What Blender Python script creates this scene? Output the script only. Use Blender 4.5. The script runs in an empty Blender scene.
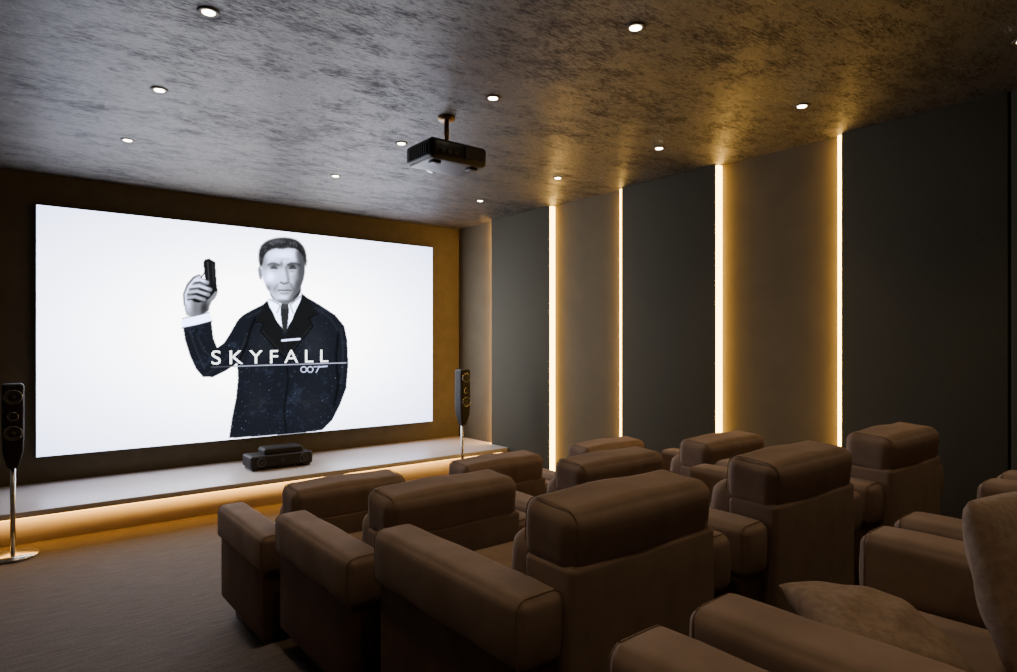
import bpy, bmesh, math, random
import numpy as np
from mathutils import Vector, Matrix
random.seed(7)
scene = bpy.context.scene
COL = scene.collection

# ------------------------------------------------------------------ materials
def new_mat(name):
    m = bpy.data.materials.new(name); m.use_nodes = True
    nt = m.node_tree
    return m, nt, nt.nodes["Principled BSDF"]

def noise(nt, scale=5, detail=4, rough=.55, mapscale=None, rot=None, coord="Object"):
    tc = nt.nodes.new("ShaderNodeTexCoord")
    n = nt.nodes.new("ShaderNodeTexNoise")
    n.inputs["Scale"].default_value = scale
    n.inputs["Detail"].default_value = detail
    n.inputs["Roughness"].default_value = rough
    mp = nt.nodes.new("ShaderNodeMapping")
    if mapscale: mp.inputs["Scale"].default_value = mapscale
    if rot: mp.inputs["Rotation"].default_value = rot
    nt.links.new(tc.outputs[coord], mp.inputs[0]); nt.links.new(mp.outputs[0], n.inputs[0])
    return n.outputs["Fac"]

def ramp(nt, fac, stops):
    r = nt.nodes.new("ShaderNodeValToRGB")
    els = r.color_ramp.elements
    els[0].position, els[0].color = stops[0][0], (*stops[0][1], 1)
    els[1].position, els[1].color = stops[-1][0], (*stops[-1][1], 1)
    for p, c in stops[1:-1]:
        e = els.new(p); e.color = (*c, 1)
    nt.links.new(fac, r.inputs[0])
    return r.outputs[0]

def bump(nt, bsdf, h, strength=.2, dist=.01):
    b = nt.nodes.new("ShaderNodeBump")
    b.inputs["Strength"].default_value = strength
    b.inputs["Distance"].default_value = dist
    nt.links.new(h, b.inputs["Height"]); nt.links.new(b.outputs[0], bsdf.inputs["Normal"])

def simple(name, c, rough=.5, metal=0.0, scale=40, var=.2, bstr=.1, bdist=.002, sheen=0, spec=None):
    m, nt, b = new_mat(name)
    f = noise(nt, scale)
    lo = tuple(x*(1-var) for x in c); hi = tuple(min(1, x*(1+var)) for x in c)
    nt.links.new(ramp(nt, f, [(.3, lo), (.7, hi)]), b.inputs["Base Color"])
    b.inputs["Roughness"].default_value = rough
    b.inputs["Metallic"].default_value = metal
    if spec is not None: b.inputs["Specular IOR Level"].default_value = spec
    if sheen:
        b.inputs["Sheen Weight"].default_value = sheen
        b.inputs["Sheen Tint"].default_value = (1, .85, .7, 1)
    if bstr: bump(nt, b, f, bstr, bdist)
    return m

def emit(name, c, s):
    m = bpy.data.materials.new(name); m.use_nodes = True
    nt = m.node_tree; nt.nodes.clear()
    o = nt.nodes.new("ShaderNodeOutputMaterial"); e = nt.nodes.new("ShaderNodeEmission")
    e.inputs[0].default_value = (*c, 1); e.inputs[1].default_value = s
    nt.links.new(e.outputs[0], o.inputs[0])
    return m

M = {}
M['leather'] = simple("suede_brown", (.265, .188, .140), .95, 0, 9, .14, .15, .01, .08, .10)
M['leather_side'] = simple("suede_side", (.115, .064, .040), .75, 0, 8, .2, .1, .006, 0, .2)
M['piping'] = simple("seam_piping", (.22, .155, .115), .9, spec=.1)
M['plinth'] = simple("chair_plinth", (.012, .010, .009), .5)
M['pillow'] = simple("pillow_fabric", (.28, .205, .155), .9, 0, 60, .2, .3, .003, .1, .15)
M['black'] = simple("black_plastic", (.012, .011, .010), .4)
M['cabinet'] = simple("speaker_cabinet", (.018, .014, .011), .6, spec=.25)
M['cone'] = simple("speaker_cone", (.035, .033, .03), .6)
M['chrome'] = simple("brushed_metal", (.6, .58, .55), .25, 1.0)
M['bronze'] = simple("bronze_metal", (.30, .18, .07), .4, 1.0)
M['ring'] = simple("downlight_ring", (.08, .06, .04), .6)
M['panel'] = simple("fabric_panel_dark", (.074, .067, .044), .9, 0, 150, .12, .2, .002, spec=.25)
M['recess'] = simple("recess_plaster", (.112, .090, .052), .85, 0, 5, .08, .1, .004, spec=.3)
M['wall'] = simple("wall_paint_dark", (.085, .070, .044), .85, 0, 10, .1, .1, .003, spec=.3)
M['stage'] = simple("stage_white_lacquer", (.60, .53, .49), .35, 0, 5, .04, 0)
M['led'] = emit("led_warm", (1.0, .55, .11), 20)
M['led_wash'] = emit("led_warm_wash", (1.0, .53, .12), 58)
M['led_stage'] = emit("led_warm_stage", (1.0, .50, .10), 14)
M['lamp'] = emit("downlight_lens", (1.0, .84, .60), 30)

# ceiling: trowelled metallic plaster
m, nt, b = new_mat("ceiling_metallic_plaster")
f1 = noise(nt, 5.0, 12, .84, (1.0, 2.0, 1), (0, 0, .2))
f2 = noise(nt, 1.3, 6, .6, (1.0, 1.5, 1), (0, 0, -.3))
f3 = noise(nt, 22, 8, .75, (1.0, 4.5, 1), (0, 0, .05))
def math_node(op, a, b_):
    n = nt.nodes.new("ShaderNodeMath"); n.operation = op
    for i, x in enumerate((a, b_)):
        if isinstance(x, (int, float)): n.inputs[i].default_value = x
        else: nt.links.new(x, n.inputs[i])
    return n.outputs[0]
s = math_node('ADD', math_node('ADD', math_node('MULTIPLY', f1, .45), math_node('MULTIPLY', f2, .2)), math_node('MULTIPLY', f3, .35))
nt.links.new(ramp(nt, s, [(.42, (.016, .014, .011)), (.468, (.046, .040, .033)), (.495, (.090, .079, .065)), (.57, (.165, .148, .124))]), b.inputs["Base Color"])
nt.links.new(ramp(nt, s, [(.42, (.8,)*3), (.49, (.42,)*3), (.57, (.26,)*3)]), b.inputs["Roughness"])
b.inputs["Metallic"].default_value = .35
bump(nt, b, s, .7, .04)
M['ceiling'] = m

m, nt, b = new_mat("floor_taupe")
f1 = noise(nt, 6, 8, .7, (1, 9, 1))
f2 = noise(nt, 90, 4, .7)
nt.links.new(ramp(nt, math_node('ADD', math_node('MULTIPLY', f1, .6), math_node('MULTIPLY', f2, .4)), [(.38, (.062, .044, .030)), (.62, (.140, .104, .075))]), b.inputs["Base Color"])
b.inputs["Roughness"].default_value = .85
b.inputs["Specular IOR Level"].default_value = .3
bump(nt, b, f2, .4, .004)
M['floor'] = m

# ------------------------------------------------------------------ mesh helpers
def obj_from_bm(name, bm, mats, smooth=True, parent=None, loc=(0, 0, 0)):
    me = bpy.data.meshes.new(name); bm.to_mesh(me); bm.free()
    for mt in mats: me.materials.append(mt)
    if smooth:
        for p in me.polygons: p.use_smooth = True
    o = bpy.data.objects.new(name, me); COL.objects.link(o); o.location = loc
    if parent: o.parent = parent
    return o

def coords(h, r, n, k=4):
    r = min(r, h*.999)
    a = [-h + r*i/k for i in range(k)]
    inner = [-(h-r) + 2*(h-r)*i/n for i in range(n+1)]
    return a + inner + [-x for x in reversed(a)]

def rbox(bm, lo, hi, r, mat=0, n=6, bulge=(0, 0, 0), k=4, wob=0, xf=None):
    lo, hi = Vector(lo), Vector(hi)
    c = (lo+hi)/2; h = (hi-lo)/2
    r = min(r, h.x*.99, h.y*.99, h.z*.99)
    cs = [coords(h[i], r, n, k) for i in range(3)]
    vm = {}
    ph = random.random()*10
    def vert(q):
        key = tuple(round(x, 6) for x in q)
        if key in vm: return vm[key]
        q = Vector(q)
        inner = Vector([max(-(h[i]-r), min(h[i]-r, q[i])) for i in range(3)])
        d = q-inner
        p = inner + d.normalized()*r
        for i in range(3):
            if bulge[i]:
                j, l = (i+1) % 3, (i+2) % 3
                w = (1-(q[j]/h[j])**2)*(1-(q[l]/h[l])**2)
                p[i] += bulge[i]*max(w, 0)**.6*(p[i]/h[i])
        if wob:
            s = math.sin(p.x*17+ph)+math.sin(p.y*21+2*ph)+math.sin(p.z*25+ph*3)
            p += d.normalized()*wob*s/3
        p = p+c
        if xf: p = xf @ p
        v = bm.verts.new(p); vm[key] = v
        return v
    for i in range(3):
        j, l = (i+1) % 3, (i+2) % 3
        for s in (-1, 1):
            for a in range(len(cs[j])-1):
                for b_ in range(len(cs[l])-1):
                    vs = []
                    for (da, db) in ((0, 0), (1, 0), (1, 1), (0, 1)):
                        q = [0, 0, 0]; q[i] = s*h[i]; q[j] = cs[j][a+da]; q[l] = cs[l][b_+db]
                        vs.append(vert(q))
                    if s < 0: vs.reverse()
                    try:
                        f = bm.faces.new(vs); f.material_index = mat; f.smooth = True
                    except ValueError: pass

def box(bm, lo, hi, mat=0):
    vs = [bm.verts.new((x, y, z)) for x in (lo[0], hi[0]) for y in (lo[1], hi[1]) for z in (lo[2], hi[2])]
    for idx in ((0, 1, 3, 2), (4, 6, 7, 5), (0, 4, 5, 1), (2, 3, 7, 6), (0, 2, 6, 4), (1, 5, 7, 3)):
        f = bm.faces.new([vs[i] for i in idx]); f.material_index = mat; f.smooth = False

def lathe(bm, prof, mat=0, seg=32, xf=None):
    rings = []
    for (r, z) in prof:
        ring = []
        for i in range(seg):
            a = 2*math.pi*i/seg
            p = Vector((max(r, 1e-4)*math.cos(a), max(r, 1e-4)*math.sin(a), z))
            if xf: p = xf @ p
            ring.append(bm.verts.new(p))
        rings.append(ring)
    for a, b_ in zip(rings, rings[1:]):
        for i in range(seg):
            f = bm.faces.new((a[i], a[(i+1) % seg], b_[(i+1) % seg], b_[i])); f.material_index = mat; f.smooth = True
    for ring, rev in ((rings[0], True), (rings[-1], False)):
        f = bm.faces.new(list(reversed(ring)) if rev else ring); f.material_index = mat

def tube(bm, pts, rad, mat=0, closed=True, seg=6):
    pts = [Vector(p) for p in pts]; n = len(pts); rings = []
    for i, p in enumerate(pts):
        t = (pts[(i+1) % n]-pts[i-1]).normalized() if closed else (pts[min(i+1, n-1)]-pts[max(i-1, 0)]).normalized()
        u = t.cross(Vector((1, 0, 0)))
        if u.length < .1: u = t.cross(Vector((0, 0, 1)))
        u.normalize(); w = t.cross(u)
        rings.append([bm.verts.new(p+rad*(math.cos(2*math.pi*k/seg)*u+math.sin(2*math.pi*k/seg)*w)) for k in range(seg)])
    for i in range(n if closed else n-1):
        a, b_ = rings[i], rings[(i+1) % n]
        for k in range(seg):
            f = bm.faces.new((a[k], a[(k+1) % seg], b_[(k+1) % seg], b_[k])); f.material_index = mat; f.smooth = True

def rrect(c, h, r, k=5):
    out = []
    for (sx, sy, a0) in ((1, 1, 0), (-1, 1, 90), (-1, -1, 180), (1, -1, 270)):
        for i in range(k+1):
            a = math.radians(a0+90*i/k)
            out.append((c[0]+sx*(h[0]-r)+r*math.cos(a), c[1]+sy*(h[1]-r)+r*math.sin(a)))
    return out

# ------------------------------------------------------------------ room
XL, XR, YF, YB, H = -0.70, 4.65, 6.84, -2.6, 2.96
PX = 4.59
def room_box(name, lo, hi, mat):
    bm = bmesh.new(); box(bm, lo, hi); return obj_from_bm(name, bm, [mat], False)
room_box("floor", (XL-.1, YB-.1, -.1), (XR+.1, YF+.1, 0), M['floor'])
room_box("ceiling", (XL-.1, YB-.1, H), (XR+.1, YF+.1, H+.1), M['ceiling'])
room_box("wall_front", (XL-.1, YF, 0), (XR+.1, YF+.1, H), M['wall'])
room_box("wall_back", (XL-.1, YB-.1, 0), (XR+.1, YB, H), M['wall'])
room_box("wall_left", (XL-.1, YB, 0), (XL, YF, H), M['wall'])
room_box("wall_right", (XR, YB, 0), (XR+.1, YF, H), M['recess'])
panels = [(5.03, 6.06), (3.01, 4.02), (1.07, 2.01), (-.90, 1.055), (-2.6, -1.85)]
for y0, y1 in panels:
    bm = bmesh.new(); rbox(bm, (PX, y0, 0.0), (XR, y1, H), .004, 0, 2, k=2)
    obj_from_bm("acoustic_wall_panel", bm, [M['panel']])
for y, s in ((6.06, 1), (5.03, -1), (4.02, 1), (3.01, -1), (2.01, 1)):
    bm = bmesh.new()
    if y == 6.06: box(bm, (PX+.018, y, .29), (XR-.003, y+.018, H-.01))
    else: box(bm, (PX+.003, min(y, y+s*.026), .02), (XR-.003, max(y, y+s*.026), H-.01))
    obj_from_bm("led_strip", bm, [M['led_wash' if y == 6.06 else 'led']], False)

for k, yf, z0, z1 in ((1, 2.90, 0, .14), (2, 1.96, .14, .28), (3, .93, .28, .40)):
    bm = bmesh.new(); box(bm, (XL+.001, YB+.001, z0), (PX-.001, yf, z1))
    obj_from_bm("floor_tier_%d" % k, bm, [M['floor']], False)

bm = bmesh.new()
rbox(bm, (XL+.001, 5.73, .235), (XR-.001, YF-.001, .28), .006, 0, 2, k=2)
box(bm, (XL+.001, 5.93, 0), (XR-.001, YF-.001, .235))
obj_from_bm("stage_platform", bm, [M['stage']])
bm = bmesh.new(); box(bm, (XL+.02, 5.86, .205), (XR-.03, 5.92, .222))
obj_from_bm("led_strip", bm, [M['led_stage']], False)

# ------------------------------------------------------------------ screen
SX0, SX1, SZ0, SZ1 = .244, 4.22, .511, 2.68
SY = 6.79
screen = bpy.data.objects.new("projection_screen", None); COL.objects.link(screen)
bm = bmesh.new(); box(bm, (SX0-.004, SY+.004, SZ0-.004), (SX1+.004, YF-.001, SZ1+.004))
obj_from_bm("frame", bm, [M['black']], False, screen)

NX, NZ = 760, 414
X = np.linspace(SX0, SX1, NX)[None, :].repeat(NZ, 0)
Z = np.linspace(SZ0, SZ1, NZ)[:, None].repeat(NX, 1)
fwd = .625*X+.78*SY; U = 508.5+635*(.78*X-.625*SY)/fwd; V = 342-635*(Z-1.5)/fwd
img = np.ones((NZ, NX, 3))
rad = np.sqrt(((X-(SX0+SX1)/2)/(SX1-SX0))**2+((Z-(SZ0+SZ1)/2)/(SZ1-SZ0))**2)
vig = np.clip((rad-.25)/.45, 0, 1)[..., None]
img = img*(1-vig)+np.array([.90, .91, .945])*vig

def inside(pts):
    m_ = np.zeros(U.shape, bool); n = len(pts)
    for i in range(n):
        x0, y0 = pts[i]; x1, y1 = pts[(i+1) % n]
        if y0 == y1: continue
        c = ((y0 > V) != (y1 > V)) & (U < (x1-x0)*(V-y0)/(y1-y0)+x0)
        m_ ^= c
    return m_.astype(float)
def blur(a, s):
    if s <= 0: return a
    s = s*1.25
    r = int(3*s+1); k = np.exp(-.5*(np.arange(-r, r+1)/s)**2); k /= k.sum()
    out = np.zeros_like(a)
    for i, w in enumerate(k): out += w*np.roll(a, i-r, 0)
    out2 = np.zeros_like(a)
    for i, w in enumerate(k): out2 += w*np.roll(out, i-r, 1)
    return out2
def rnd(pts, it=1):
    for _ in range(it):
        out = []
        for i in range(len(pts)):
            a, b_ = pts[i], pts[(i+1) % len(pts)]
            out += [(a[0]*.75+b_[0]*.25, a[1]*.75+b_[1]*.25), (a[0]*.25+b_[0]*.75, a[1]*.25+b_[1]*.75)]
        pts = out
    return pts
def put(mask, c, al=1.0):
    global img
    w = (mask*al)[..., None]; img = img*(1-w)+np.array(c if isinstance(c, (tuple, list)) else (c*.97, c*.985, min(1, c*1.04)))*w
def poly(pts, c, soft=.5, al=1.0, clip=None, it=1):
    m_ = blur(inside(rnd(pts, it) if it else pts), soft)
    if clip is not None: m_ = m_*clip
    put(m_, c, al); return m_
def blob(cx, cy, rx, ry, c, al=1.0, clip=None, ang=0):
    a = math.radians(ang); du, dv = U-cx, V-cy
    p = (du*math.cos(a)+dv*math.sin(a))/rx; q = (-du*math.sin(a)+dv*math.cos(a))/ry
    m_ = np.exp(-(p*p+q*q))
    if clip is not None: m_ = m_*clip
    put(m_, c, al)
def stroke(pts, w, c, al=1.0, soft=.5, clip=None):
    d = np.full(U.shape, 1e9)
    for (x0, y0), (x1, y1) in zip(pts, pts[1:]):
        L = (x1-x0)**2+(y1-y0)**2
        t = np.clip(((U-x0)*(x1-x0)+(V-y0)*(y1-y0))/L, 0, 1)
        d = np.minimum(d, np.hypot(U-x0-t*(x1-x0), V-y0-t*(y1-y0)))
    m_ = np.clip((w/2+soft-d)/(2*soft), 0, 1)
    if clip is not None: m_ = m_*clip
    put(m_, c, al)
rng = np.random.default_rng(3)
n1 = blur(rng.standard_normal(U.shape), 1.2); n1 /= n1.std()
n2 = blur(rng.standard_normal(U.shape), 5); n2 /= n2.std()
n3 = blur(rng.standard_normal(U.shape), .7); n3 /= n3.std()

suit = [(268, 300), (262, 305), (252, 310), (243, 315), (237, 321), (231, 332), (224, 343), (217, 348), (213, 338), (211, 321), (197, 324), (183, 327),
        (185, 340), (190, 356), (196, 369), (203, 377), (213, 377), (225, 371), (237, 363), (238, 378), (236, 398), (232, 418), (229, 438),
        (262, 436), (300, 433), (322, 430), (332, 420), (340, 404), (346, 388), (348, 365), (347, 340), (344, 326), (335, 315), (318, 304), (306, 297), (300, 292), (292, 320), (284, 330), (274, 318)]
cs_ = poly(suit, (.135, .15, .195), .5, 1, None, 0)
sp = np.clip((n1*.5+n2*.7-.6)/1.5, 0, 1)
put(cs_*sp, (.25, .28, .36), .6)
put(cs_*np.clip((n3-2.0)/1.0, 0, 1), (.6, .68, .8), .6)
for pts, w, c, al in (
    ([(239, 360), (246, 345), (250, 330), (255, 318)], 2.0, .02, .8),
    ([(237, 363), (240, 352), (246, 338)], 1.2, .36, .5),
    ([(190, 332), (196, 350), (204, 368)], 1.2, .34, .55),
    ([(197, 334), (203, 350), (214, 358)], 1.4, .30, .5),
    ([(204, 376), (216, 368), (232, 352)], 1.2, .32, .45),
    ([(338, 335), (336, 355), (338, 385), (334, 405)], 1.6, .02, .8),
    ([(341, 330), (343, 350), (342, 380)], 1.6, .32, .5),
    ([(286, 356), (288, 380), (284, 410), (286, 433)], 1.0, .03, .8),
    ([(316, 308), (330, 318), (338, 330)], 1.5, .30, .5),
    ([(246, 318), (256, 313), (264, 309)], 1.3, .30, .5),
    ([(247, 405), (262, 402), (274, 403)], 1.0, .26, .4),
    ([(300, 402), (315, 400), (328, 403)], 1.0, .26, .4)):
    stroke(pts, w, c, al, 1.2, cs_)
blob(262, 345, 12, 22, .25, .4, cs_, 15); blob(314, 345, 14, 24, .29, .45, cs_, -10); blob(256, 400, 10, 22, .24, .3, cs_); blob(310, 405, 14, 20, .24, .35, cs_)
# wide notched lapels
poly([(265, 304), (255, 322), (264, 323), (260, 331), (284, 358), (285, 338), (276, 320), (268, 301)], .13, .6, .9, None, 0)
poly([(305, 296), (318, 314), (309, 318), (313, 326), (287, 358), (285, 338), (293, 318), (302, 294)], .13, .6, .9, None, 0)
stroke([(255, 322), (264, 323), (260, 331), (284, 358)], .8, .03, .8, .8, cs_); stroke([(318, 314), (309, 318), (313, 326), (287, 358)], .8, .03, .8, .8, cs_)
stroke([(262, 331), (284, 355)], .5, .36, .5, .6, cs_); stroke([(311, 326), (288, 355)], .5, .36, .5, .6, cs_)
sh = poly([(269, 297), (301, 291), (302, 297), (293, 316), (285, 333), (276, 317), (267, 303)], .98, .5)
poly([(281, 305), (288, 305), (289, 310), (287, 330), (284.5, 334), (282, 328), (280, 310)], .24, .5)
poly([(280.5, 303), (288.5, 303), (288, 309), (281.5, 309)], .34, .4)
stroke([(269, 299), (280, 305), (277, 313)], .9, .6, .8, .6, sh); stroke([(302, 295), (290, 305), (293, 313)], .9, .55, .8, .6, sh)
# neck, face
nk = poly([(270, 284), (301, 282), (301, 293), (291, 304), (281, 304), (270, 298)], .52, .6)
blob(276, 297, 5, 7, .86, .8, nk); blob(297, 293, 6, 10, .25, .9, nk)
face = [(261.5, 256), (261, 270), (263, 280), (266.5, 288), (272, 295.5), (279, 300.5), (287, 300.5), (293, 297), (299, 290), (303, 281), (305, 270), (304.5, 256), (300, 246), (283, 242), (266, 247)]
fm = poly(face, .86, .7)
blob(284, 255, 16, 6, .95, .8, fm); blob(270, 277, 5, 7, .97, .8, fm); blob(284, 297, 5, 3, .92, .8, fm)
poly([(295, 248), (307, 250), (307, 275), (303, 290), (294, 300), (287, 303), (291, 295), (294, 286), (296, 276), (298, 266)], .28, 2.6, .8, fm)
blob(295, 277, 3.5, 3.5, .68, .6, fm); blob(289, 289, 6, 7, .58, .5, fm); blob(275, 289, 4, 5, .62, .5, fm); blob(264, 262, 3, 9, .58, .55, fm)
blob(267, 289, 3.5, 5, .46, .65, fm, 30); blob(284, 301.5, 9, 1.8, .34, .7, fm)
blob(273.8, 266, 5.0, 2.8, .30, .8, fm); blob(292.3, 266, 5.2, 3.0, .2, .85, fm)
blob(281.3, 264, 1.6, 3.0, .46, .65, fm); blob(284, 259, 7, 1.3, .74, .4, fm)
stroke([(268, 264.6), (271.5, 263.2), (275, 263.4), (279, 265)], 1.0, .2, .7, 1.0, fm); stroke([(287.5, 265), (291, 263.2), (295.5, 263.2), (299.5, 265)], 1.0, .15, .75, 1.0, fm)
stroke([(271, 268.2), (273.8, 267.8), (276.6, 268.5)], 1.0, .12, .85, .7, fm); stroke([(289.5, 268.5), (292.3, 267.8), (295.5, 268.4)], 1.0, .10, .85, .7, fm)
blob(274, 271.4, 3.5, 1.0, .80, .6, fm); blob(292.3, 271.4, 3.5, 1.0, .62, .6, fm)
stroke([(286, 268), (287.3, 274), (288.3, 280)], 1.8, .42, .65, 1.6, fm)
stroke([(280.6, 282.4), (284, 283.8), (288.4, 282.4)], 1.0, .24, .8, 1.0, fm)
stroke([(277.5, 284), (274, 290)], .8, .54, .55, 1.2, fm); stroke([(290.5, 284), (293.5, 290)], 1.0, .34, .6, 1.3, fm)
stroke([(278.3, 290.4), (281, 290), (284, 290.4), (288, 290), (290.8, 290.4)], .8, .2, .85, .8, fm); stroke([(280.8, 293.2), (284, 293.8), (287.8, 293.2)], 1.0, .48, .6, 1.1, fm)
poly([(257.4, 267), (260.4, 266), (262.4, 274), (261.4, 280), (259, 279)], .72, .5); stroke([(259.2, 270), (260.4, 276)], .8, .42, .7, .6)
hr = poly([(260, 267), (258.3, 257), (260, 247), (266, 241), (276, 238), (288, 237.5), (298, 240.5), (304.5, 248), (306.5, 258), (306, 267), (304.2, 263), (302.8, 255), (297, 249), (289, 247.5), (281, 249), (274, 248), (267, 251.5), (263.5, 257), (262, 266)], .22, 1.0)
hz = np.clip((n1*.5+n3*.6)/1.5, 0, 1); put(hr*hz, .50, .6)
blob(276, 241.5, 8, 2.4, .5, .6, hr, -8); blob(300, 255, 3, 8, .08, .7, hr)
# cuff, hand, pistol
poly([(182, 318), (209, 312), (212, 321), (197, 325), (182, 328)], .97, .4, it=0); stroke([(182, 328), (197, 325), (212, 321)], .9, .35, .8, .5); stroke([(182, 318.5), (209, 312.5)], .8, .5, .7, .5)
hm = poly([(187, 318), (184, 306), (184, 294), (188, 284), (194, 279), (203, 279), (212, 284), (218, 290), (216, 297), (210, 303), (208, 313)], .60, .6)
blob(188, 303, 4, 12, .94, .8, hm); blob(204, 308, 4, 8, .22, .9, hm, 10); blob(196, 308, 3, 9, .5, .7, hm)
poly([(203, 262), (205, 259.5), (209, 258.5), (215, 262), (216.5, 284), (217.5, 291), (208, 293), (205, 280)], .14, .4, it=0)
stroke([(207.5, 262), (209, 286)], .8, .55, .6, .4); stroke([(212.5, 264), (213.5, 282)], .7, .4, .6, .4)
poly([(205, 284), (217, 289), (207, 301), (195, 303), (189, 297)], .10, .5)
stroke([(204, 273), (200, 279), (206, 284)], 1.2, .15, .9, .4)
for i, pts in enumerate(([(193, 281), (200, 280), (207, 283)], [(190, 287), (199, 286), (210, 290)], [(188, 292.5), (197, 291.5), (208, 295)], [(187.5, 298), (195, 297), (204, 300)])):
    stroke(pts, 4.8, .15, .85, .6); stroke([(a, c-.4) for a, c in pts], 3.5, (.95, .90, .84, .78)[i], .95, .9)
    blob(pts[-1][0], pts[-1][1], 2, 2, .5, .6)
stroke([(185, 304), (184.5, 294), (188, 285), (194, 278), (199, 276)], 3.2, .3, .7, .7); stroke([(185.8, 304), (185.5, 294), (189, 286), (194.5, 279.5), (199, 277)], 2.4, .92, .95, .8)
stroke([(282, 340.5), (299.5, 339)], 2.2, .95, 1, .6)
stroke([(211, 367.2), (238, 366.2)], 1.0, .45, .9, .4); stroke([(237, 366.2), (346, 362.8)], 1.0, .85, .95, .4)
for cx in (303.5, 310):
    a = [(cx+2.8*math.cos(t*math.pi/8), 369.5+2.8*math.sin(t*math.pi/8)) for t in range(17)]
    stroke(a, 1.0, .9, 1, .4)
stroke([(313.5, 366.8), (319, 366.6), (316, 372.4)], 1.0, .9, 1, .4); stroke([(319, 366.8), (327, 366.3)], 1.2, .9, 1, .4)

lut_d = [0, .02, .06, .10, .16, .26, .46, .66, .77, .86, .93, 1.0]
lut_s = [0.0004, .002, .006, .011, .02, .05, .18, .5, 1.0, 2.0, 4.2, 9.5]
lin = np.exp(np.interp(np.clip(img, 0, 1), lut_d, np.log(lut_s)))
me = bpy.data.meshes.new("projected_image")
verts = np.stack([X, np.full(X.shape, SY), Z], -1).reshape(-1, 3)
idx = np.arange(NX*NZ).reshape(NZ, NX)
faces = np.stack([idx[:-1, :-1], idx[:-1, 1:], idx[1:, 1:], idx[1:, :-1]], -1).reshape(-1, 4)
me.vertices.add(len(verts)); me.vertices.foreach_set("co", verts.ravel())
me.loops.add(faces.size); me.loops.foreach_set("vertex_index", faces.ravel().astype(np.int32))
me.polygons.add(len(faces)); me.polygons.foreach_set("loop_start", np.arange(0, faces.size, 4, dtype=np.int32))
me.update(); me.validate()
ca = me.color_attributes.new("picture", 'FLOAT_COLOR', 'POINT')
ca.data.foreach_set("color", np.concatenate([lin, np.ones(lin.shape[:2]+(1,))], -1).astype(np.float32).ravel())
m = bpy.data.materials.new("projected_picture"); m.use_nodes = True
nt = m.node_tree; nt.nodes.clear()
o = nt.nodes.new("ShaderNodeOutputMaterial"); e = nt.nodes.new("ShaderNodeEmission")
at = nt.nodes.new("ShaderNodeVertexColor"); at.layer_name = "picture"
nt.links.new(at.outputs[0], e.inputs[0]); nt.links.new(e.outputs[0], o.inputs[0])
me.materials.append(m)
po = bpy.data.objects.new("projected_image", me); COL.objects.link(po); po.parent = screen

cu = bpy.data.curves.new("title", 'FONT'); cu.body = "SKYFALL"; cu.space_character = 1.55
to = bpy.data.objects.new("title_tmp", cu); COL.objects.link(to)
bpy.context.view_layer.update()
me = bpy.data.meshes.new_from_object(to.evaluated_get(bpy.context.evaluated_depsgraph_get()))
bpy.data.objects.remove(to)
xs = [v.co.x for v in me.vertices]; ys = [v.co.y for v in me.vertices]
tx0, tx1, tz0, tz1 = 1.645, 2.858, 1.275, 1.415
x0, x1_, y0_, y1_ = min(xs), max(xs), min(ys), max(ys)
for v in me.vertices:
    a = (v.co.x-x0)/(x1_-x0); c = (v.co.y-y0_)/(y1_-y0_)
    v.co = (tx0+a*(tx1-tx0), SY-.003, tz0+c*(tz1-tz0))
me.materials.clear(); me.materials.append(emit("title_white", (.95, .97, 1), 4))
t_o = bpy.data.objects.new("title_text", me); COL.objects.link(t_o); t_o.parent = screen

# ------------------------------------------------------------------ armchairs
def chair_mesh():
    bm = bmesh.new()
    rbox(bm, (-.38, .08, 0), (.38, .70, .11), .01, 3, 2, k=2)
    for s in (-1, 1):
        x0, x1 = (s*.305, s*.434) if s > 0 else (s*.434, s*.305)
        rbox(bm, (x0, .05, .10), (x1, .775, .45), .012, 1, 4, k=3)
        a0, a1 = (s*.300, s*.447) if s > 0 else (s*.447, s*.300)
        rbox(bm, (a0, .03, .42), (a1, .80, .598), .030, 0, 10, (.006, .008, .008), wob=.004)
        for yy in (.048, .783):
            pts = [(px, yy, pz) for px, pz in rrect(((a0+a1)/2, .509), (.0740, .0895), .03)]
            tube(bm, pts, .0016, 2)
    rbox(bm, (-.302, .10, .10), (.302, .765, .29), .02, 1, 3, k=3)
    rbox(bm, (-.298, .20, .28), (.298, .80, .45), .045, 0, 8, (0, .008, .015), wob=.003)
    rbox(bm, (-.305, 0, .10), (.305, .19, .655), .018, 0, 6, (0, .006, 0), wob=.002)
    tube(bm, [(x, .004, z) for x, z in rrect((0, .378), (.297, .27), .02)], .0016, 2)
    xf = Matrix.Translation((0, .19, .42)) @ Matrix.Rotation(math.radians(8), 4, 'X') @ Matrix.Translation((0, -.19, -.42))
    rbox(bm, (-.295, .17, .41), (.295, .31, .69), .05, 0, 8, (0, .02, .01), wob=.004, xf=xf)
    xf = Matrix.Translation((0, .1, .70)) @ Matrix.Rotation(math.radians(5), 4, 'X') @ Matrix.Translation((0, -.1, -.70))
    rbox(bm, (-.303, .005, .625), (.293, .205, .800), .042, 0, 14, (.005, .008, .010), wob=.009, k=5, xf=xf)
    for s, q in ((-1, -.286), (1, .276)):
        tube(bm, [xf @ Vector((q, y, z)) for y, z in rrect((.105, .7125), (.0995, .087), .044)], .0016, 2)
    bm.normal_update()
    me = bpy.data.meshes.new("recliner_armchair"); bm.to_mesh(me); bm.free()
    for k in ('leather', 'leather_side', 'piping', 'plinth'): me.materials.append(M[k])
    return me
cm = chair_mesh()
rows = [(2.95, 0.0, -.01, (0, 1, 2)), (2.04, .14, 0, (0, 1, 2)), (1.125, .28, .015, (0, 1, 2)), (-.07, .40, .065, (-1, 0, 1, 2))]
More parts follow.
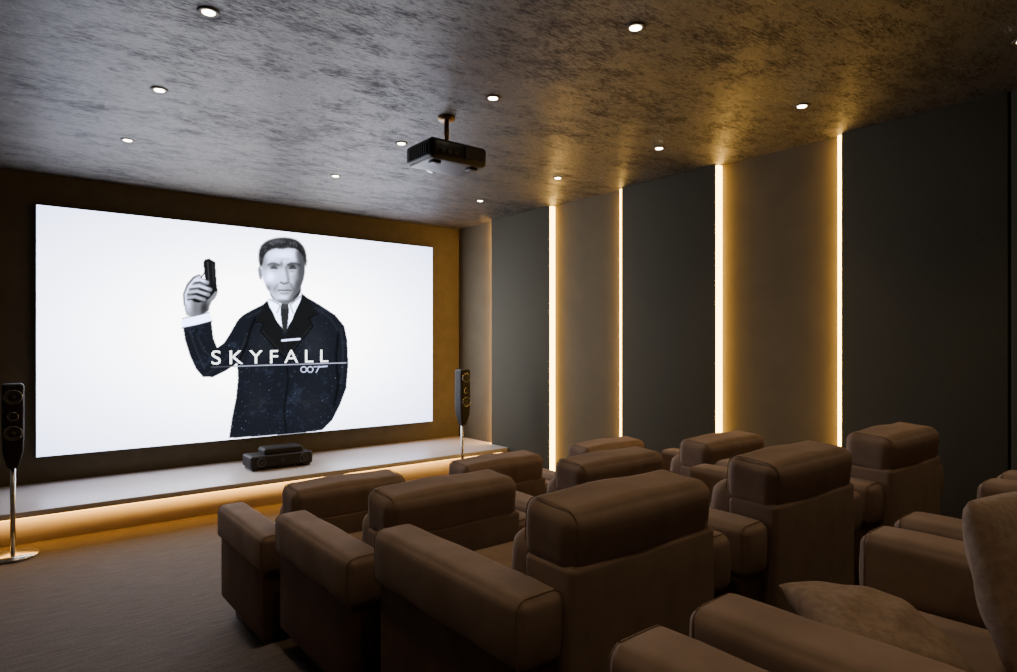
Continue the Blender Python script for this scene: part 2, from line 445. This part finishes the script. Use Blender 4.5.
for y, z, off, cols in rows:
    for c in cols:
        o = bpy.data.objects.new("recliner_armchair", cm); COL.objects.link(o)
        o.location = (1.395+.975*c+off, y, z)

def pillow(loc, rot, size=.42, th=.06):
    bm = bmesh.new(); n = 20
    grid = {}
    for s in (1, -1):
        for i in range(n+1):
            for j in range(n+1):
                u, v = i/n*2-1, j/n*2-1
                edge = i in (0, n) or j in (0, n)
                if s < 0 and edge: grid[(s, i, j)] = grid[(1, i, j)]; continue
                w = (max(0, (1-u*u)*(1-v*v)))**.4
                px = u*(1-.05*(1-v*v)*abs(u)); py = v*(1-.05*(1-u*u)*abs(v))
                k = 1-.06*(u*v)**2
                wr = .006*math.sin(7*u+3*v)*math.sin(5*v)
                grid[(s, i, j)] = bm.verts.new((px*k*size/2, py*k*size/2, s*(th*w)+wr*w))
    for s in (1, -1):
        for i in range(n):
            for j in range(n):
                q = [grid[(s, i, j)], grid[(s, i+1, j)], grid[(s, i+1, j+1)], grid[(s, i, j+1)]]
                if s < 0: q.reverse()
                bm.faces.new(q)
    o = obj_from_bm("throw_pillow", bm, [M['pillow']])
    o.location = loc; o.rotation_euler = [math.radians(a) for a in rot]
    return o
pillow((1.34, .53, .935), (8, -8, 50), .28, .05)
pillow((1.56, .345, 1.035), (74, 5, 0), .34)

# ------------------------------------------------------------------ speakers
def tower(x, y):
    e = bpy.data.objects.new("tower_speaker", None); COL.objects.link(e); e.location = (x, y, 0)
    bm = bmesh.new()
    lathe(bm, [(.145, 0), (.15, .006), (.148, .016), (.06, .022), (.02, .03)], 0, 40)
    obj_from_bm("base", bm, [M['chrome']], True, e)
    bm = bmesh.new()
    lathe(bm, [(.016, .025), (.016, .64)], 0, 20)
    obj_from_bm("pole", bm, [M['chrome']], True, e)
    bm = bmesh.new()
    rbox(bm, (-.062, -.07, .62), (.062, .06, 1.21), .02, 0, 6, k=4)
    for v in bm.verts:
        k = max(0, (.80-v.co.z)/.18); sc = 1-.55*k*k
        v.co.x *= sc; v.co.y *= sc
    obj_from_bm("cabinet", bm, [M['cabinet']], True, e)
    bm = bmesh.new()
    for z, r in ((1.12, .048), (.985, .028), (.87, .048)):
        xf = Matrix.Translation((0, -.068, z)) @ Matrix.Rotation(math.radians(90), 4, 'X')
        lathe(bm, [(r, 0), (r, .008), (r*.92, .011), (r*.85, .006), (r*.4, -.0), (r*.35, .006), (0, .010)], 0, 32, xf)
    obj_from_bm("drivers", bm, [M['cone']], True, e)
    bm = bmesh.new()
    for z, r in ((1.12, .050), (.985, .030), (.87, .050)):
        tube(bm, [(r*math.cos(a*math.pi/16), -.0745, z+r*math.sin(a*math.pi/16)) for a in range(32)], .002, 0)
    obj_from_bm("driver_rings", bm, [M['chrome']], True, e)
tower(.07, 5.62); tower(3.84, 5.58)

e = bpy.data.objects.new("center_channel_speaker", None); COL.objects.link(e); e.location = (2.13, 6.28, .28)
bm = bmesh.new()
rbox(bm, (-.30, -.14, .02), (.30, .14, .14), .025, 0, 4)
rbox(bm, (-.16, -.10, .12), (.22, .12, .20), .03, 0, 4)
obj_from_bm("cabinet", bm, [M['cabinet']], True, e)
bm = bmesh.new()
for x, r in ((-.2, .045), (0, .022), (.2, .045)):
    xf = Matrix.Translation((x, -.137, .08)) @ Matrix.Rotation(math.radians(90), 4, 'X')
    lathe(bm, [(r, 0), (r, .008), (r*.92, .011), (r*.85, .006), (r*.4, 0), (r*.35, .006), (0, .010)], 0, 32, xf)
obj_from_bm("drivers", bm, [M['cone']], True, e)
bm = bmesh.new()
for x in (-.25, .25):
    rbox(bm, (x-.03, -.12, 0), (x+.03, .12, .022), .005, 0, 2, k=2)
obj_from_bm("feet", bm, [M['black']], True, e)

# ------------------------------------------------------------------ projector
e = bpy.data.objects.new("ceiling_projector", None); COL.objects.link(e); e.location = (2.27, 3.48, H)
bm = bmesh.new(); lathe(bm, [(.05, -.018), (.055, -.010), (.055, 0)], 0, 32); lathe(bm, [(.016, -.17), (.016, -.016)], 0, 20)
for s in (-1, 1):
    tube(bm, [(0, 0, -.15), (s*.07, .04, -.17), (s*.11, .07, -.20)], .008, 0, False)
    tube(bm, [(0, 0, -.15), (s*.07, -.04, -.17), (s*.11, -.07, -.20)], .008, 0, False)
obj_from_bm("mount", bm, [M['bronze']], True, e)
bm = bmesh.new()
rbox(bm, (-.215, -.16, -.325), (.215, .16, -.195), .03, 0, 6, (.0, .012, .0), k=4)
for s in (-1, 1):
    rbox(bm, (s*.14-.03, -.11, -.34), (s*.14+.03, -.05, -.32), .006, 0, 2, k=2)
obj_from_bm("body", bm, [M['black']], True, e)
bm = bmesh.new()
for i in range(9):
    box(bm, (-.222, -.11+i*.025, -.30), (-.213, -.10+i*.025, -.22))
for x in (-.14, -.09, -.04):
    box(bm, (x-.015, -.178, -.29), (x+.015, -.158, -.265))
box(bm, (.03, -.178, -.30), (.17, -.158, -.225))
obj_from_bm("vents_and_ports", bm, [M['cone']], False, e)
bm = bmesh.new()
xf = Matrix.Translation((0, .16, -.26)) @ Matrix.Rotation(math.radians(-90), 4, 'X')
lathe(bm, [(.06, -.01), (.06, .03), (.05, .035), (.045, .02), (0, .028)], 0, 32, xf)
obj_from_bm("lens", bm, [M['chrome']], True, e)

# ------------------------------------------------------------------ downlights
for x in (.72, 2.30, 3.87):
    for y in (5.30, 4.13, 3.02, 1.93, .84, -.26, -1.4):
        e = bpy.data.objects.new("recessed_downlight", None); COL.objects.link(e); e.location = (x, y, H)
        bm = bmesh.new()
        lathe(bm, [(.028, -.002), (.028, -.005), (.044, -.005), (.048, -.001), (.048, 0)], 0, 32)
        obj_from_bm("trim_ring", bm, [M['ring']], True, e)
        bm = bmesh.new(); lathe(bm, [(.025, -.0065), (.027, -.005), (.027, -.001)], 0, 24)
        obj_from_bm("lens", bm, [M['lamp']], True, e)
        ld = bpy.data.lights.new("beam", 'SPOT'); ld.energy = 19; ld.color = (1, .74, .46)
        ld.spot_size = math.radians(90); ld.spot_blend = 1; ld.shadow_soft_size = .035
        lo = bpy.data.objects.new("beam", ld); COL.objects.link(lo); lo.parent = e; lo.location = (0, 0, -.02)

# ------------------------------------------------------------------ world + camera
w = bpy.data.worlds.new("world"); scene.world = w; w.use_nodes = True
w.node_tree.nodes["Background"].inputs[0].default_value = (.02, .018, .015, 1)
w.node_tree.nodes["Background"].inputs[1].default_value = .3
cam = bpy.data.cameras.new("camera"); co = bpy.data.objects.new("camera", cam); COL.objects.link(co)
co.location = (0, 0, 1.5)
co.rotation_euler = (math.radians(90), 0, -math.radians(38.69))
cam.sensor_width = 36; cam.lens = 635/1017*36; cam.shift_y = 6/1017
cam.clip_start = .05
scene.camera = co
print("done")
